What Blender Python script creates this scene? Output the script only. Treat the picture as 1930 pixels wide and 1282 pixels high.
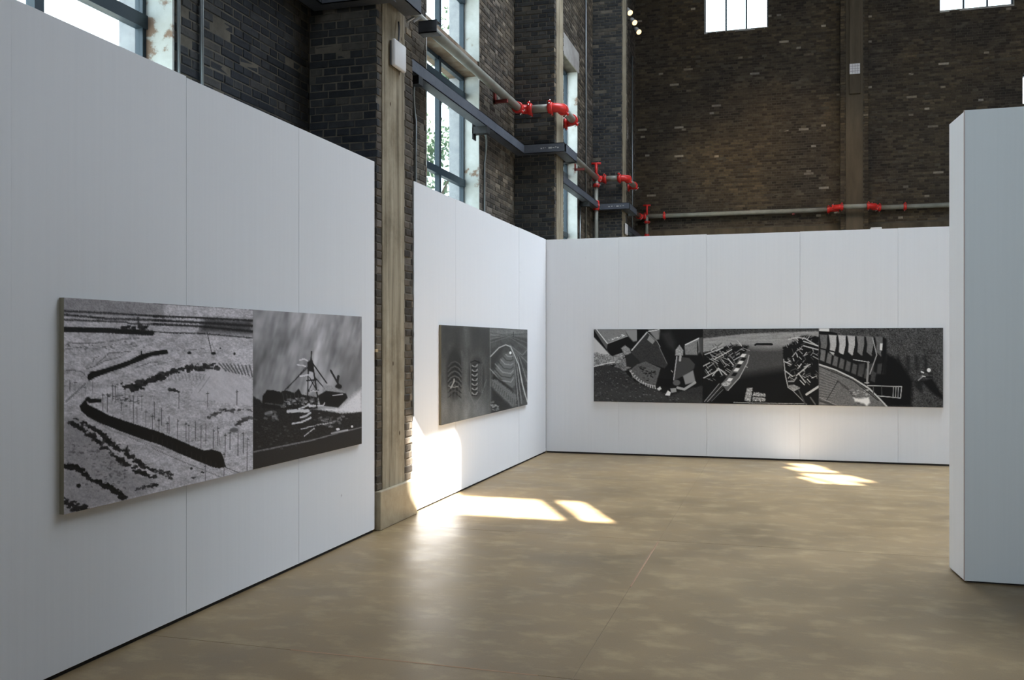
import bpy, math, random
import numpy as np
from mathutils import Vector, Matrix
R = math.radians
S = bpy.context.scene
for o in list(bpy.data.objects): bpy.data.objects.remove(o)
C = S.collection

# ------------------------------------------------------------ camera
F, EYE, YAW = 1740.0, 1.56, 16.27
cd = bpy.data.cameras.new('camera'); cam = bpy.data.objects.new('camera', cd); C.objects.link(cam)
cam.location = (0, 0, EYE); cam.rotation_euler = (R(90), 0, R(YAW))
cd.sensor_width = 36; cd.lens = F / 1930 * 36; cd.shift_y = 7 / 1930; cd.clip_end = 300
S.camera = cam
# ------------------------------------------------------------ world, sun, added fill lights, exposure
w = bpy.data.worlds.new('sky'); S.world = w; w.use_nodes = True
bg = w.node_tree.nodes['Background']; bg.inputs[0].default_value = (0.80, 0.91, 1.0, 1); bg.inputs[1].default_value = 5.5
SUNK = 0.80                                  # drop per metre of travel along +Y
sd = bpy.data.lights.new('sun', 'SUN'); sun = bpy.data.objects.new('sun', sd); C.objects.link(sun)
sd.energy = 90; sd.angle = R(0.38); sd.color = (1, 0.96, 0.90)
sun.rotation_euler = Vector((-0.5, 1, -SUNK)).to_track_quat('-Z', 'Y').to_euler(); sun.location = (12, -20, 25)
def area(name, loc, target, sx, sy, energy, col):
    l = bpy.data.lights.new(name, 'AREA'); l.shape = 'RECTANGLE'; l.size = sx; l.size_y = sy; l.energy = energy; l.color = col
    o = bpy.data.objects.new(name, l); C.objects.link(o); o.location = loc
    o.rotation_euler = (Vector(target) - Vector(loc)).to_track_quat('-Z', 'Y').to_euler(); return o
FILL_COL = (0.80, 0.89, 1.0)  # cool colour shared by the added area lights
area('ceiling_fill', (2.6, 13.0, 13.7), (2.6, 13.0, 0), 8.0, 8.0, 1230, FILL_COL)  # added overhead fill under a closed ceiling, no skylight is built
area('ceiling_narrow_fill', (2.6, 13.0, 13.68), (2.6, 13.0, 0), 8.0, 8.0, 780, FILL_COL).data.spread = R(90)  # second added overhead fill, narrowed to favour the far half
area('right_fill', (13.2, 13.5, 6.2), (-3.2, 11.5, 1.4), 5.0, 4.0, 790, FILL_COL)  # added fill from the right, the wall there has no window
area('front_fill', (-1.6, -3.7, 5.6), (2.6, 9, 1.4), 3.0, 3.0, 112, FILL_COL).data.spread = R(80)  # added fill behind the camera to lift the display wall front
def spot(name, loc, target, energy, size, col, blend=0.9, rad=0.1):
    l = bpy.data.lights.new(name, 'SPOT'); l.energy = energy; l.spot_size = R(size); l.spot_blend = blend; l.color = col; l.shadow_soft_size = rad
    o = bpy.data.objects.new(name, l); C.objects.link(o); o.location = loc
    o.rotation_euler = (Vector(target) - Vector(loc)).to_track_quat('-Z', 'Y').to_euler(); return o
spot('wall_flood', (-0.8, 18.5, 10.6), (-0.3, 25.3, 5.2), 900, 50, (1.0, 0.72, 0.42), 1.0, 0.3)
S.view_settings.view_transform = 'Standard'; S.view_settings.look = 'None'
S.view_settings.gamma = 1; S.view_settings.use_curve_mapping = False
S.view_settings.exposure = 0.0

# ------------------------------------------------------------ materials
def mat(name, col, rough=0.6, metal=0.0, spec=0.5, emit=None, es=1.0):
    m = bpy.data.materials.new(name); m.use_nodes = True
    b = m.node_tree.nodes['Principled BSDF']
    b.inputs['Base Color'].default_value = (*col, 1); b.inputs['Roughness'].default_value = rough
    b.inputs['Metallic'].default_value = metal; b.inputs['Specular IOR Level'].default_value = spec
    if emit: b.inputs['Emission Color'].default_value = (*emit, 1); b.inputs['Emission Strength'].default_value = es
    return m
def N(m, t, **kw):
    n = m.node_tree.nodes.new(t)
    for k, v in kw.items(): setattr(n, k, v)
    return n
def L(m, a, b): m.node_tree.links.new(a, b)
def pos(m, scale=(1, 1, 1)):
    g = N(m, 'ShaderNodeNewGeometry'); mp = N(m, 'ShaderNodeMapping'); mp.inputs['Scale'].default_value = scale
    L(m, g.outputs['Position'], mp.inputs[0]); return mp.outputs[0]
def noise(m, vec, scale, detail=4, rough=0.55):
    n = N(m, 'ShaderNodeTexNoise'); n.inputs['Scale'].default_value = scale; n.inputs['Detail'].default_value = detail
    n.inputs['Roughness'].default_value = rough; L(m, vec, n.inputs['Vector']); return n.outputs['Fac']
def ramp(m, fac, stops):
    r = N(m, 'ShaderNodeValToRGB'); e = r.color_ramp.elements
    while len(e) < len(stops): e.new(0.5)
    for i, (p, c) in enumerate(stops): e[i].position = p; e[i].color = (*c, 1)
    L(m, fac, r.inputs[0]); return r.outputs[0]
def mix(m, fac, a, b, mode='MIX'):
    x = N(m, 'ShaderNodeMix', data_type='RGBA', blend_type=mode)
    if isinstance(fac, float): x.inputs[0].default_value = fac
    else: L(m, fac, x.inputs[0])
    for k, v in ((6, a), (7, b)):
        if isinstance(v, tuple): x.inputs[k].default_value = (*v, 1)
        else: L(m, v, x.inputs[k])
    return x.outputs[2]
def bump(m, h, strength, dist=0.01):
    b = N(m, 'ShaderNodeBump'); b.inputs['Strength'].default_value = strength; b.inputs['Distance'].default_value = dist
    L(m, h, b.inputs['Height']); L(m, b.outputs[0], m.node_tree.nodes['Principled BSDF'].inputs['Normal'])
def base(m, sock): L(m, sock, m.node_tree.nodes['Principled BSDF'].inputs['Base Color'])

def brick_mat(name, stops, pale, patch):
    m = mat(name, (0.05, 0.05, 0.05), 0.82, spec=0.3)
    oi = N(m, 'ShaderNodeObjectInfo'); g = N(m, 'ShaderNodeNewGeometry')
    a = N(m, 'ShaderNodeMath', operation='ADD'); L(m, oi.outputs['Random'], a.inputs[0]); L(m, g.outputs['Random Per Island'], a.inputs[1])
    f = N(m, 'ShaderNodeMath', operation='FRACT'); L(m, a.outputs[0], f.inputs[0])
    c = ramp(m, f.outputs[0], stops)
    p = pos(m)
    n = noise(m, p, 14, 6, 0.7)
    c = mix(m, 0.55, c, ramp(m, n, [(0.3, (0.45, 0.45, 0.45)), (0.7, (1.5, 1.48, 1.42))]), 'MULTIPLY')
    big = noise(m, p, 0.55, 3)
    c = mix(m, 1.0, c, ramp(m, big, [(0.35, patch[0]), (0.65, patch[1])]), 'MULTIPLY')
    lt = noise(m, pos(m, (1, 1, 1.8)), 3.1, 4, 0.6)
    c = mix(m, ramp(m, lt, [(0.60, (0, 0, 0)), (0.85, (0.5, 0.5, 0.5))]), c, pale)
    base(m, c); bump(m, noise(m, p, 60, 4), 0.6, 0.004)
    return m
M = {}
M['brick_dark'] = brick_mat('dark glazed brick', [(0, (.024, .028, .033)), (.4, (.036, .041, .047)), (.75, (.055, .058, .060)), (.96, (.08, .077, .070)), (1, (.13, .125, .115))], (.09, .083, .075), ((.75, .77, .85), (1.2, 1.12, 1.0)))
M['brick_brown'] = brick_mat('brown soot brick', [(0, (.026, .021, .016)), (.4, (.046, .037, .026)), (.8, (.064, .052, .036)), (.985, (.085, .070, .050)), (.99, (.22, .20, .17)), (1, (.30, .28, .25))], (.16, .14, .11), ((.55, .56, .62), (1.35, 1.22, 1.0)))
M['brick_side'] = brick_mat('brown grey brick', [(0, (.035, .03, .026)), (.5, (.075, .064, .052)), (.9, (.12, .10, .08)), (1, (.22, .19, .16))], (.22, .2, .17), ((.75, .75, .8), (1.2, 1.15, 1.0)))
def simple_noise_mat(name, stops, scale, rough, bs=0.3, mapping=(1, 1, 1), bscale=30, spec=0.4):
    m = mat(name, stops[0][1], rough, spec=spec); base(m, ramp(m, noise(m, pos(m, mapping), scale, 7, 0.62), stops)); bump(m, noise(m, pos(m), bscale, 5), bs, 0.006); return m
M['mortar_dark'] = simple_noise_mat('grey lime mortar', [(.3, (.085, .078, .062)), (.7, (.17, .15, .118))], 6, .95)
M['mortar_brown'] = simple_noise_mat('dark brown mortar', [(.3, (.045, .037, .027)), (.7, (.09, .075, .055))], 3, .95)
M['plaster'] = simple_noise_mat('pale peeling plaster', [(.36, (.26, .18, .13)), (.40, (.50, .52, .49)), (.7, (.66, .69, .68))], 2.6, .85)
M['outer'] = simple_noise_mat('pale outer brickwork', [(.3, (.24, .25, .27)), (.7, (.36, .365, .38))], 9, .85)
M['lintel'] = simple_noise_mat('rust stained lintel concrete', [(.3, (.10, .06, .035)), (.5, (.22, .16, .11)), (.7, (.32, .29, .24))], 3, .9)
M['lintel_pale'] = simple_noise_mat('pale lintel concrete', [(.3, (.28, .26, .24)), (.7, (.45, .44, .42))], 3, .9)
# board marked concrete: vertical streaks
m = mat('board marked concrete', (.3, .27, .2), .88, spec=.3)
v = pos(m, (6, 6, .35)); n1 = noise(m, v, 2.2, 6, .6); n2 = noise(m, pos(m), 2.2, 6, .7)
c = ramp(m, n1, [(.30, (.11, .088, .058)), (.47, (.28, .245, .178)), (.68, (.42, .375, .285))])
c = mix(m, 0.8, c, ramp(m, n2, [(.3, (.55, .5, .42)), (.55, (1.05, 1.03, 1.0))]), 'MULTIPLY')
vo = N(m, 'ShaderNodeTexVoronoi'); vo.inputs['Scale'].default_value = 5.5; L(m, pos(m, (1, 1, .7)), vo.inputs['Vector'])
c = mix(m, ramp(m, vo.outputs['Distance'], [(.05, (1, 1, 1)), (.10, (0, 0, 0))]), c, (.09, .065, .04))
base(m, c); bump(m, n1, .5, .02); M['concrete'] = m
M['concrete_far'] = simple_noise_mat('brown stained concrete', [(.3, (.055, .042, .026)), (.7, (.105, .083, .055))], 1.6, .9, mapping=(3, 3, .5))
M['plinth'] = simple_noise_mat('polished tan concrete', [(.3, (.25, .20, .13)), (.7, (.42, .36, .25))], 4, .5)
m = mat('white painted board', (.80, .81, .83), .55, spec=.3)
n = noise(m, pos(m, (14, 14, .25)), 3, 5); c = ramp(m, n, [(.3, (.79, .805, .83)), (.7, (.81, .825, .85))])
sp = N(m, 'ShaderNodeTexVoronoi'); sp.inputs['Scale'].default_value = 1.6; sp.inputs['Randomness'].default_value = 1; L(m, pos(m), sp.inputs['Vector'])
c = mix(m, ramp(m, sp.outputs['Distance'], [(.012, (.45, .45, .45)), (.022, (0, 0, 0))]), c, (.25, .25, .26))
base(m, c); M['board'] = m
m = mat('shade-toned white board', (.50, .56, .56), .6, spec=.3)
n = noise(m, pos(m, (14, 14, .25)), 3, 5); base(m, ramp(m, n, [(.3, (.66, .71, .72)), (.7, (.68, .73, .74))])); M['board_shaded'] = m  # same white boards, the front's shade put into a darker colour
M['gap_shade'] = mat('shadow gap shade tone', (.02, .018, .016), .9)  # near-black base strip, shade of the gap under the boards put into its colour
M['edge'] = mat('board cut edge', (.45, .33, .30), .8)
# floor
m = mat('polished brown concrete floor', (.3, .25, .18), .3, spec=.5)
a = noise(m, pos(m, (1, 1, 1)), 1.1, 6, .6); b_ = noise(m, pos(m, (1.0, 1.5, 1)), 4.0, 6, .6); d_ = noise(m, pos(m), 0.35, 3)
c = ramp(m, a, [(.3, (.172, .119, .061)), (.7, (.280, .198, .104))])
c = mix(m, ramp(m, b_, [(.50, (0, 0, 0)), (.80, (.7, .7, .7))]), c, (.44, .335, .185))
c = mix(m, 0.8, c, ramp(m, d_, [(.35, (.78, .79, .80)), (.65, (1.05, 1.03, 1.0))]), 'MULTIPLY')
gr = noise(m, pos(m), 130, 3); c = mix(m, 0.4, c, ramp(m, gr, [(.3, (.8, .8, .8)), (.7, (1.15, 1.15, 1.15))]), 'MULTIPLY')
base(m, c)
rr = N(m, 'ShaderNodeMapRange'); rr.inputs[1].default_value = .35; rr.inputs[2].default_value = .7; m.node_tree.nodes['Principled BSDF'].inputs['Specular IOR Level'].default_value = .27; rr.inputs[3].default_value = .34; rr.inputs[4].default_value = .50
L(m, a, rr.inputs[0]); L(m, rr.outputs[0], m.node_tree.nodes['Principled BSDF'].inputs['Roughness'])
bump(m, noise(m, pos(m, (1, 1, 1)), 9, 4), .06, .01); M['floor'] = m
M['joint'] = mat('rusty joint filler', (.27, .16, .09), .7)
M['joint_grey'] = mat('sand joint filler', (.26, .20, .125), .8)
M['frame'] = mat('blue grey window steel', (.018, .036, .052), .45, .1)
M['steel'] = simple_noise_mat('painted steel channel', [(.35, (.07, .08, .10)), (.65, (.10, .112, .135))], 3, .5)
M['black_steel'] = mat('black bracket steel', (.012, .013, .015), .55)
M['galv'] = mat('galvanised conduit', (.30, .33, .34), .38, .75)
M['pipe'] = simple_noise_mat('grey green painted pipe', [(.3, (.20, .205, .175)), (.7, (.30, .30, .26))], 5, .38, .05)
M['red'] = mat('red coupling paint', (.62, .025, .02), .38)
M['darkred'] = mat('dark red hanger paint', (.16, .02, .015), .5)
M['chrome'] = mat('zinc bolt', (.5, .5, .5), .3, .9)
M['plastic'] = mat('white plastic housing', (.75, .74, .74), .35)
M['plate_grey'] = mat('dark rear of housing', (.08, .08, .08), .6)  # plain dark grey of the back plate
M['paper'] = mat('white notice paper', (.62, .60, .60), .8)
M['ink'] = mat('faint grey print', (.28, .25, .27), .8)
M['lamp_lens'] = mat('lit lamp lens', (1, .8, .5), .4, emit=(1.0, .60, .22), es=3.2)
M['wood'] = mat('pine shim', (.45, .33, .18), .7)
M['mount'] = simple_noise_mat('khaki mounting board', [(.3, (.17, .15, .10)), (.7, (.24, .22, .16))], 4, .7)
M['leaf'] = simple_noise_mat('pale green leaves', [(.3, (.10, .16, .09)), (.7, (.22, .30, .2))], 2, .6)
M['bark'] = simple_noise_mat('grey bark', [(.3, (.10, .08, .06)), (.7, (.2, .17, .14))], 6, .9)
M['soil'] = simple_noise_mat('grey yard', [(.3, (.2, .2, .18)), (.7, (.3, .3, .27))], 1, .95)
M['ceil'] = mat('dark ceiling', (.05, .05, .05), .9)
M['shell'] = simple_noise_mat('plain brown wall face', [(.3, (.06, .05, .04)), (.7, (.11, .09, .07))], 2, .9)
M['chalk'] = mat('white chalk', (.5, .5, .5), .9)
m = bpy.data.materials.new('window glass'); m.use_nodes = True; nt = m.node_tree; nt.nodes.remove(nt.nodes['Principled BSDF'])
tr = N(m, 'ShaderNodeBsdfTransparent'); tr.inputs[0].default_value = (.93, .97, .97, 1); gl = N(m, 'ShaderNodeBsdfGlossy'); gl.inputs[1].default_value = .03
mx = N(m, 'ShaderNodeMixShader'); mx.inputs[0].default_value = .06; L(m, tr.outputs[0], mx.inputs[1]); L(m, gl.outputs[0], mx.inputs[2]); L(m, mx.outputs[0], nt.nodes['Material Output'].inputs[0])
M['glass'] = m
m = mat('printed photograph', (.2, .2, .2), .5, spec=.18)
at_ = N(m, 'ShaderNodeAttribute'); at_.attribute_name = 'print'; base(m, at_.outputs['Color']); M['print'] = m

# ------------------------------------------------------------ mesh helpers
class MB:
    def __init__(s): s.v = []; s.f = []
    def add(s, vs, fs):
        k = len(s.v); s.v += [tuple(v) for v in vs]; s.f += [tuple(i + k for i in f) for f in fs]; return s
    def box(s, x0, y0, z0, x1, y1, z1):
        if x0 > x1: x0, x1 = x1, x0
        if y0 > y1: y0, y1 = y1, y0
        if z0 > z1: z0, z1 = z1, z0
        return s.add([(x0,y0,z0),(x1,y0,z0),(x1,y1,z0),(x0,y1,z0),(x0,y0,z1),(x1,y0,z1),(x1,y1,z1),(x0,y1,z1)],
                     [(0,3,2,1),(4,5,6,7),(0,1,5,4),(1,2,6,5),(2,3,7,6),(3,0,4,7)])
    def tube(s, pts, r, n=12, caps=True):
        P = [Vector(p) for p in pts]; rings = []; u = None
        for i, p in enumerate(P):
            d = ((P[min(i+1, len(P)-1)] - p).normalized() + (p - P[max(i-1, 0)]).normalized()).normalized()
            if u is None: u = d.orthogonal().normalized()
            else: u = (u - d * u.dot(d)).normalized()
            w_ = d.cross(u); rr = r[i] if isinstance(r, (list, tuple)) else r
            rings.append([p + (u * math.cos(2*math.pi*k/n) + w_ * math.sin(2*math.pi*k/n)) * rr for k in range(n)])
        vs = [v for q in rings for v in q]; fs = []
        for i in range(len(P)-1):
            for k in range(n): fs.append((i*n+k, i*n+(k+1) % n, (i+1)*n+(k+1) % n, (i+1)*n+k))
        if caps: fs.append(tuple(range(n-1, -1, -1))); fs.append(tuple((len(P)-1)*n+k for k in range(n)))
        return s.add(vs, fs)
    def mesh(s, name):
        me = bpy.data.meshes.new(name); me.from_pydata(s.v, [], s.f); me.update(); return me
    def build(s, name, m, parent=None, smooth=False, bevel=0):
        me = s.mesh(name); me.materials.append(m)
        if smooth: me.polygons.foreach_set('use_smooth', [len(p.vertices) == 4 for p in me.polygons])
        o = bpy.data.objects.new(name, me); C.objects.link(o)
        if parent: o.parent = parent
        if bevel:
            b = o.modifiers.new('bevel', 'BEVEL'); b.width = bevel; b.segments = 2; b.limit_method = 'ANGLE'
        return o
def empty(name, label, cat, group=None, loc=(0, 0, 0)):
    o = bpy.data.objects.new(name, None); C.objects.link(o); o.location = loc; o.empty_display_size = .1
    o['label'] = label; o['category'] = cat
    if group: o['group'] = group
    return o
def tag(o, label, cat, group=None):
    o['label'] = label; o['category'] = cat
    if group: o['group'] = group
    return o
def struct(o): o['kind'] = 'structure'; return o
def local(o, parent):          # child built in world coordinates under an empty that stands elsewhere
    o.parent = parent; o.matrix_parent_inverse = Matrix.Translation(parent.location).inverted(); return o

# ------------------------------------------------------------ setting: plan
XW, XO = -3.87, -4.28           # left wall inner and outer face
YB = 25.36                      # back wall face
XP = -3.24                      # face of the columns and of the boards on the left
XR, YF, ZC = 13.5, -4.0, 14.0
ML, MBk = XW - .006, YB + .006  # mortar planes
# floor of cast slabs with filled joints
fl = struct(MB().box(XO, YF-.3, -.30, XR+.3, YB+.4, -.003).build('floor', M['joint_grey']))
xs = [XO, -.93, 2.2, 5.33, 8.46, 11.0, XR+.3]; ys = [YF-.3, 1.05, 4.2, 7.35, 10.5, 13.65, 16.8, 20, YB+.4]
for i in range(len(xs)-1):
    for j in range(len(ys)-1):
        MB().box(xs[i]+.002, ys[j]+.002, -.012, xs[i+1]-.002, ys[j+1]-.002, 0).build('slab', M['floor'], fl)
MB().box(-.936, 5.9, -.012, -.924, 7.3, .0006).build('joint_filler', M['joint'], fl)
MB().box(-2.4, 4.194, -.012, -1.1, 4.208, .0006).build('joint_filler', M['joint'], fl)

# windows in the left wall (Y spans), same heights
WIN = [(3.34, 5.25), (9.78, 11.69), (15.95, 17.86), (22.05, 23.97)]
SILL, TR1, HEAD1, SP, HEAD = 2.0, 3.70, 5.12, 5.32, 6.92
wl = MB(); edges = [YF-.3] + [y for p in WIN for y in p] + [YB+.4]
for i in range(0, len(edges), 2): wl.box(XO, edges[i], 0, ML, edges[i+1], ZC)
for a, b in WIN: wl.box(XO, a, 0, ML, b, SILL).box(XO, a, HEAD, ML, b, ZC)
wall_left = struct(wl.build('wall_left', M['mortar_dark']))
# back wall with windows  (X spans, Z spans)
BW = [(-2.0, -.335, 9.96, 12.2), (3.83, 5.52, 9.96, 12.2), (5.71, 6.5, 7.48, 8.22)]
wb = MB()
cols = sorted({XO, XR} | {q for p in BW for q in p[:2]})
for i in range(len(cols)-1):
    x0, x1 = cols[i], cols[i+1]; hs = [p for p in BW if p[0] <= x0+1e-6 and p[1] >= x1-1e-6]
    if hs: wb.box(x0, MBk, 0, x1, YB+.4, hs[0][2]).box(x0, MBk, hs[0][3], x1, YB+.4, ZC)
    else: wb.box(x0, MBk, 0, x1, YB+.4, ZC)
wall_back = struct(wb.build('wall_back', M['mortar_brown']))
# front wall (behind the camera) with unseen high openings shaped to place the sun patches, as (x0,x1,z0,z1)
FO = [(2.66, 4.145, 9.58, 10.36), (4.325, 4.586, 9.58, 10.36)]
for k in range(9):
    x_ = 2.86 + k*.05; FO.append((x_, x_+.05, 10.36, .60 + .8*((x_+.025+3.24)/.5)))
FO += [(8.12, 8.58, 12.66, 12.95), (8.35, 8.65, 12.95, 13.25), (8.03, 8.30, 11.88, 12.10), (8.03, 8.58, 12.10, 12.50), (7.84, 7.965, 11.88, 12.25)]
wf = MB(); FO = [tuple(round(q, 4) for q in p) for p in FO]; cx = sorted({XO, XR} | {q for p in FO for q in p[:2]})
for i in range(len(cx)-1):
    x0, x1 = cx[i], cx[i+1]
    hs = sorted([p[2:] for p in FO if p[0] <= x0+1e-6 and p[1] >= x1-1e-6]); z = 0
    for a, b in hs:
        if a > z + 1e-4: wf.box(x0, YF-.02, z, x1, YF, a)
        z = b
    wf.box(x0, YF-.02, z, x1, YF, ZC)
wall_front = struct(wf.build('wall_front', M['shell']))
struct(MB().box(XR, YF, 0, XR+.3, YB+.4, ZC).build('wall_right', M['shell']))
struct(MB().box(XO, YF-.3, ZC, XR+.3, YB+.4, ZC+.2).build('ceiling', M['ceil']))
struct(MB().box(-60, -10, -.6, XO-.02, 60, -.32).build('trim_1', M['soil'])).name = 'ground'

# ------------------------------------------------------------ bricks
CO, BL, BH, J = .065, .24, .115, .009
rnd = random.Random(7)
def layout(u0, u1, v0, v1, holes=(), off=0.0):
    """English bond: stretcher course, header course; returns (u0,u1,v0,v1) bricks."""
    out = []; r0 = int(math.floor(v0 / CO)); r1 = int(math.ceil(v1 / CO))
    for r in range(r0, r1):
        za, zb = r*CO + J/2, (r+1)*CO - J/2
        if za < v0 - .03 or zb > v1 + .03: continue
        st = (r % 2 == 0); w_ = (BL if st else BH) + J; ph = off + (0.0625 if st else 0) + (0.125 if r % 4 == 2 else 0)
        k0 = int(math.floor((u0 - ph) / w_)) - 1; k1 = int(math.ceil((u1 - ph) / w_)) + 1
        for k in range(k0, k1):
            a, b = ph + k*w_ + J/2, ph + (k+1)*w_ - J/2
            segs = [(max(a, u0), min(b, u1))]
            for (ha, hb, hza, hzb) in holes:
                if zb > hza and za < hzb:
                    ns = []
                    for (p, q) in segs:
                        if q <= ha or p >= hb: ns.append((p, q))
                        else:
                            if p < ha: ns.append((p, ha))
                            if q > hb: ns.append((hb, q))
                    segs = ns
            for p, q in segs:
                if q - p > .03: out.append((p, q, za, zb))
    return out
def brick_shape(w_, h, d, rg):
    """front face at depth 0, back at -d; local (u, v, n)"""
    ch = .004; j = lambda a: rg.uniform(-a, a)
    hu, hv = w_/2, h/2
    cs = [(-1,-1),(1,-1),(1,1),(-1,1)]
    V = [(a*hu, b*hv, -d) for a, b in cs] + [(a*hu + j(.0022), b*hv + j(.002), -ch + j(.001)) for a, b in cs] + [(a*(hu-ch*1.5) + j(.002), b*(hv-ch*1.5) + j(.002), j(.0014)) for a, b in cs]
    Fc = [(0,1,5,4),(1,2,6,5),(2,3,7,6),(3,0,4,7),(4,5,9,8),(5,6,10,9),(6,7,11,10),(7,4,8,11),(8,9,10,11)]
    return V, Fc
AX = {'+X': (Vector((0,1,0)), Vector((0,0,1)), Vector((1,0,0))), '-Y': (Vector((1,0,0)), Vector((0,0,1)), Vector((0,-1,0)))}
cache = {}
def place_parts(bricks, plane, c, m, parent, d=.05):
    U, V_, Nn = AX[plane]; lim = []
    for (a, b, za, zb) in bricks:
        w_ = round(b - a, 2); key = (w_, plane, m.name, rnd.randrange(5))
        if key not in cache:
            V, Fc = brick_shape(w_, zb - za, d, rnd); mb = MB()
            if plane == '-Y' : vs = [U*p[0] + V_*p[1] + Nn*p[2] for p in V]
            else: vs = [U*p[0] + V_*p[1] + Nn*p[2] for p in V]
            mb.add(vs, Fc); me = mb.mesh('brick'); me.materials.append(m); cache[key] = me
        o = bpy.data.objects.new('brick', cache[key]); C.objects.link(o); o.parent = parent
        pr = rnd.uniform(-.003, .003) if rnd.random() > .06 else rnd.uniform(-.008, -.004)
        o.location = U*((a+b)/2) + V_*((za+zb)/2) + Nn*(abs(0)) + (Vector((c, 0, 0)) if plane == '+X' else Vector((0, c, 0))) + Nn*pr
def place_stuff(groups, m, parent, d=.05):
    mb = MB()
    for bricks, plane, c in groups:
        U, V_, Nn = AX[plane]; O = Vector((c, 0, 0)) if plane == '+X' else Vector((0, c, 0))
        for (a, b, za, zb) in bricks:
            V, Fc = brick_shape(b - a, zb - za, d, rnd)
            pr = rnd.uniform(-.003, .003) if rnd.random() > .06 else rnd.uniform(-.008, -.004)
            q = O + U*((a+b)/2) + V_*((za+zb)/2) + Nn*pr
            mb.add([q + U*p[0] + V_*p[1] + Nn*p[2] for p in V], Fc)
    o = mb.build('bricks', m, parent); o['kind'] = 'stuff'; return o
# columns' plan: name, near Y, concrete Y0..Y1, far Y
PIL = [(7.08, 7.19, 7.67, 7.87), (13.38, 13.50, 13.92, 13.98), (19.39, 19.50, 19.98, 20.18)]
# left wall: nearest pier as parts, then the pier by the second window
A = layout(5.25, 7.08, 2.86, 4.75)
B = layout(11.69, 13.38, 2.86, 7.6, off=.03)
B.sort(key=lambda t: t[2]); n_parts = 298 - len(A)
Bp = [t for t in B if t[2] > 3.0][:max(0, n_parts)]; Bs = [t for t in B if t not in Bp]
place_parts(A, '+X', XW, M['brick_dark'], wall_left)
place_parts(Bp, '+X', XW, M['brick_side'], wall_left)
holesL = [(a, b, SILL, HEAD + .42) for a, b in WIN]
place_stuff([(Bs, '+X', XW), (layout(7.87, 9.78, 2.8, 7.4, off=.05), '+X', XW),
             (layout(13.98, 19.39, 2.8, 11.4, holesL), '+X', XW), (layout(20.18, YB, 2.8, 11.6, holesL), '+X', XW)], M['brick_side'], wall_left)
# back wall
bh = [(a, b, c_, d_) for a, b, c_, d_ in BW] + [(1.45, 2.12, 0, 20)]
Bk = layout(XW, 9.0, 4.65, 11.8, bh)
near = sorted([t for t in Bk if 2.2 < t[0] < 6.2 and t[2] < 8.3 and t[1]-t[0] > .2], key=lambda t: -t[0] + abs(t[2]-6.6)*.3)[:298]
ns = set(near)
place_parts(near, '-Y', YB, M['brick_brown'], wall_back)
place_stuff([([t for t in Bk if t not in ns], '-Y', YB)], M['brick_brown'], wall_back)
MB().box(XW, YB-.006, 2.6, 1.45, MBk+.01, 4.64).box(2.12, YB-.006, 2.6, XR, MBk+.01, 4.64).build('render_band', M['concrete_far'], wall_back)['label'] = 'stained render band below the brickwork'

# ------------------------------------------------------------ columns on the left wall
labels = ['nearest brick pier with tan board-marked concrete face and plinth, between the two left white partitions',
          'middle brick pier with concrete face, rising behind the corner of the white partitions',
          'farthest brick pier on the left wall, beside the dark corner with the three spotlights']
for i, (y0, c0, c1, y1) in enumerate(PIL):
    p = empty('brick_pier', labels[i], 'column', loc=(-3.55, (y0+y1)/2, 0))
    local(MB().box(XW+.001, y0+.006, 0, XP-.010, y1-.006, ZC-.01).build('pier_core', M['mortar_dark']), p)
    local(MB().box(XP-.10, c0, 0, XP, c1, ZC-.02).build('concrete_face', M['concrete'], bevel=.006), p)
    zt = [4.75, 7.5, 10.9][i]; z0 = [0.33, 3.1, 3.1][i]
    nf = layout(XW+.002, XP-.002, [2.86, 2.95, 3.0][i], zt, off=-.02)
    rt = layout(y0+.002, c0-.004, z0, zt, off=-.06) + layout(c1+.004, y1, z0, zt, off=.02)
    if i == 0: rt = [(y0+.002, c0-.004, a, b) for (_, _, a, b) in {(0, 0, round(t[2], 5), round(t[3], 5)) for t in rt}] + layout(c1+.004, y1, z0, zt, off=.02)
    k = 298 - len(nf); parts_r = sorted(rt, key=lambda t: (t[0] > c0, t[2]))
    def pp(bricks, plane, c):
        e = len(C.objects)
        h = bpy.data.objects.new('tmp', None); C.objects.link(h)
        place_parts(bricks, plane, c, M['brick_dark'] if (plane == '-Y' ) else M['brick_side'], h)
        for ch in list(h.children):
            ch.parent = p; ch.matrix_parent_inverse = Matrix.Translation(p.location).inverted()
        bpy.data.objects.remove(h)
    if k >= 0: pp(nf, '-Y', y0)
    else:
        pp(nf[:298], '-Y', y0); s_ = place_stuff([(nf[298:], '-Y', y0)], M['brick_dark'], None); local(s_, p); k = 0
    pp(parts_r[:k], '+X', XP-.004)
    if parts_r[k:]: local(place_stuff([(parts_r[k:], '+X', XP-.004)], M['brick_side'], None), p)
    if i == 0:
        q = local(MB().box(XP-.2, 7.075, 0, XP+.035, 7.885, .325).build('plinth', M['plinth'], bevel=.008), p)
        q['label'] = 'smooth tan concrete plinth'
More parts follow.
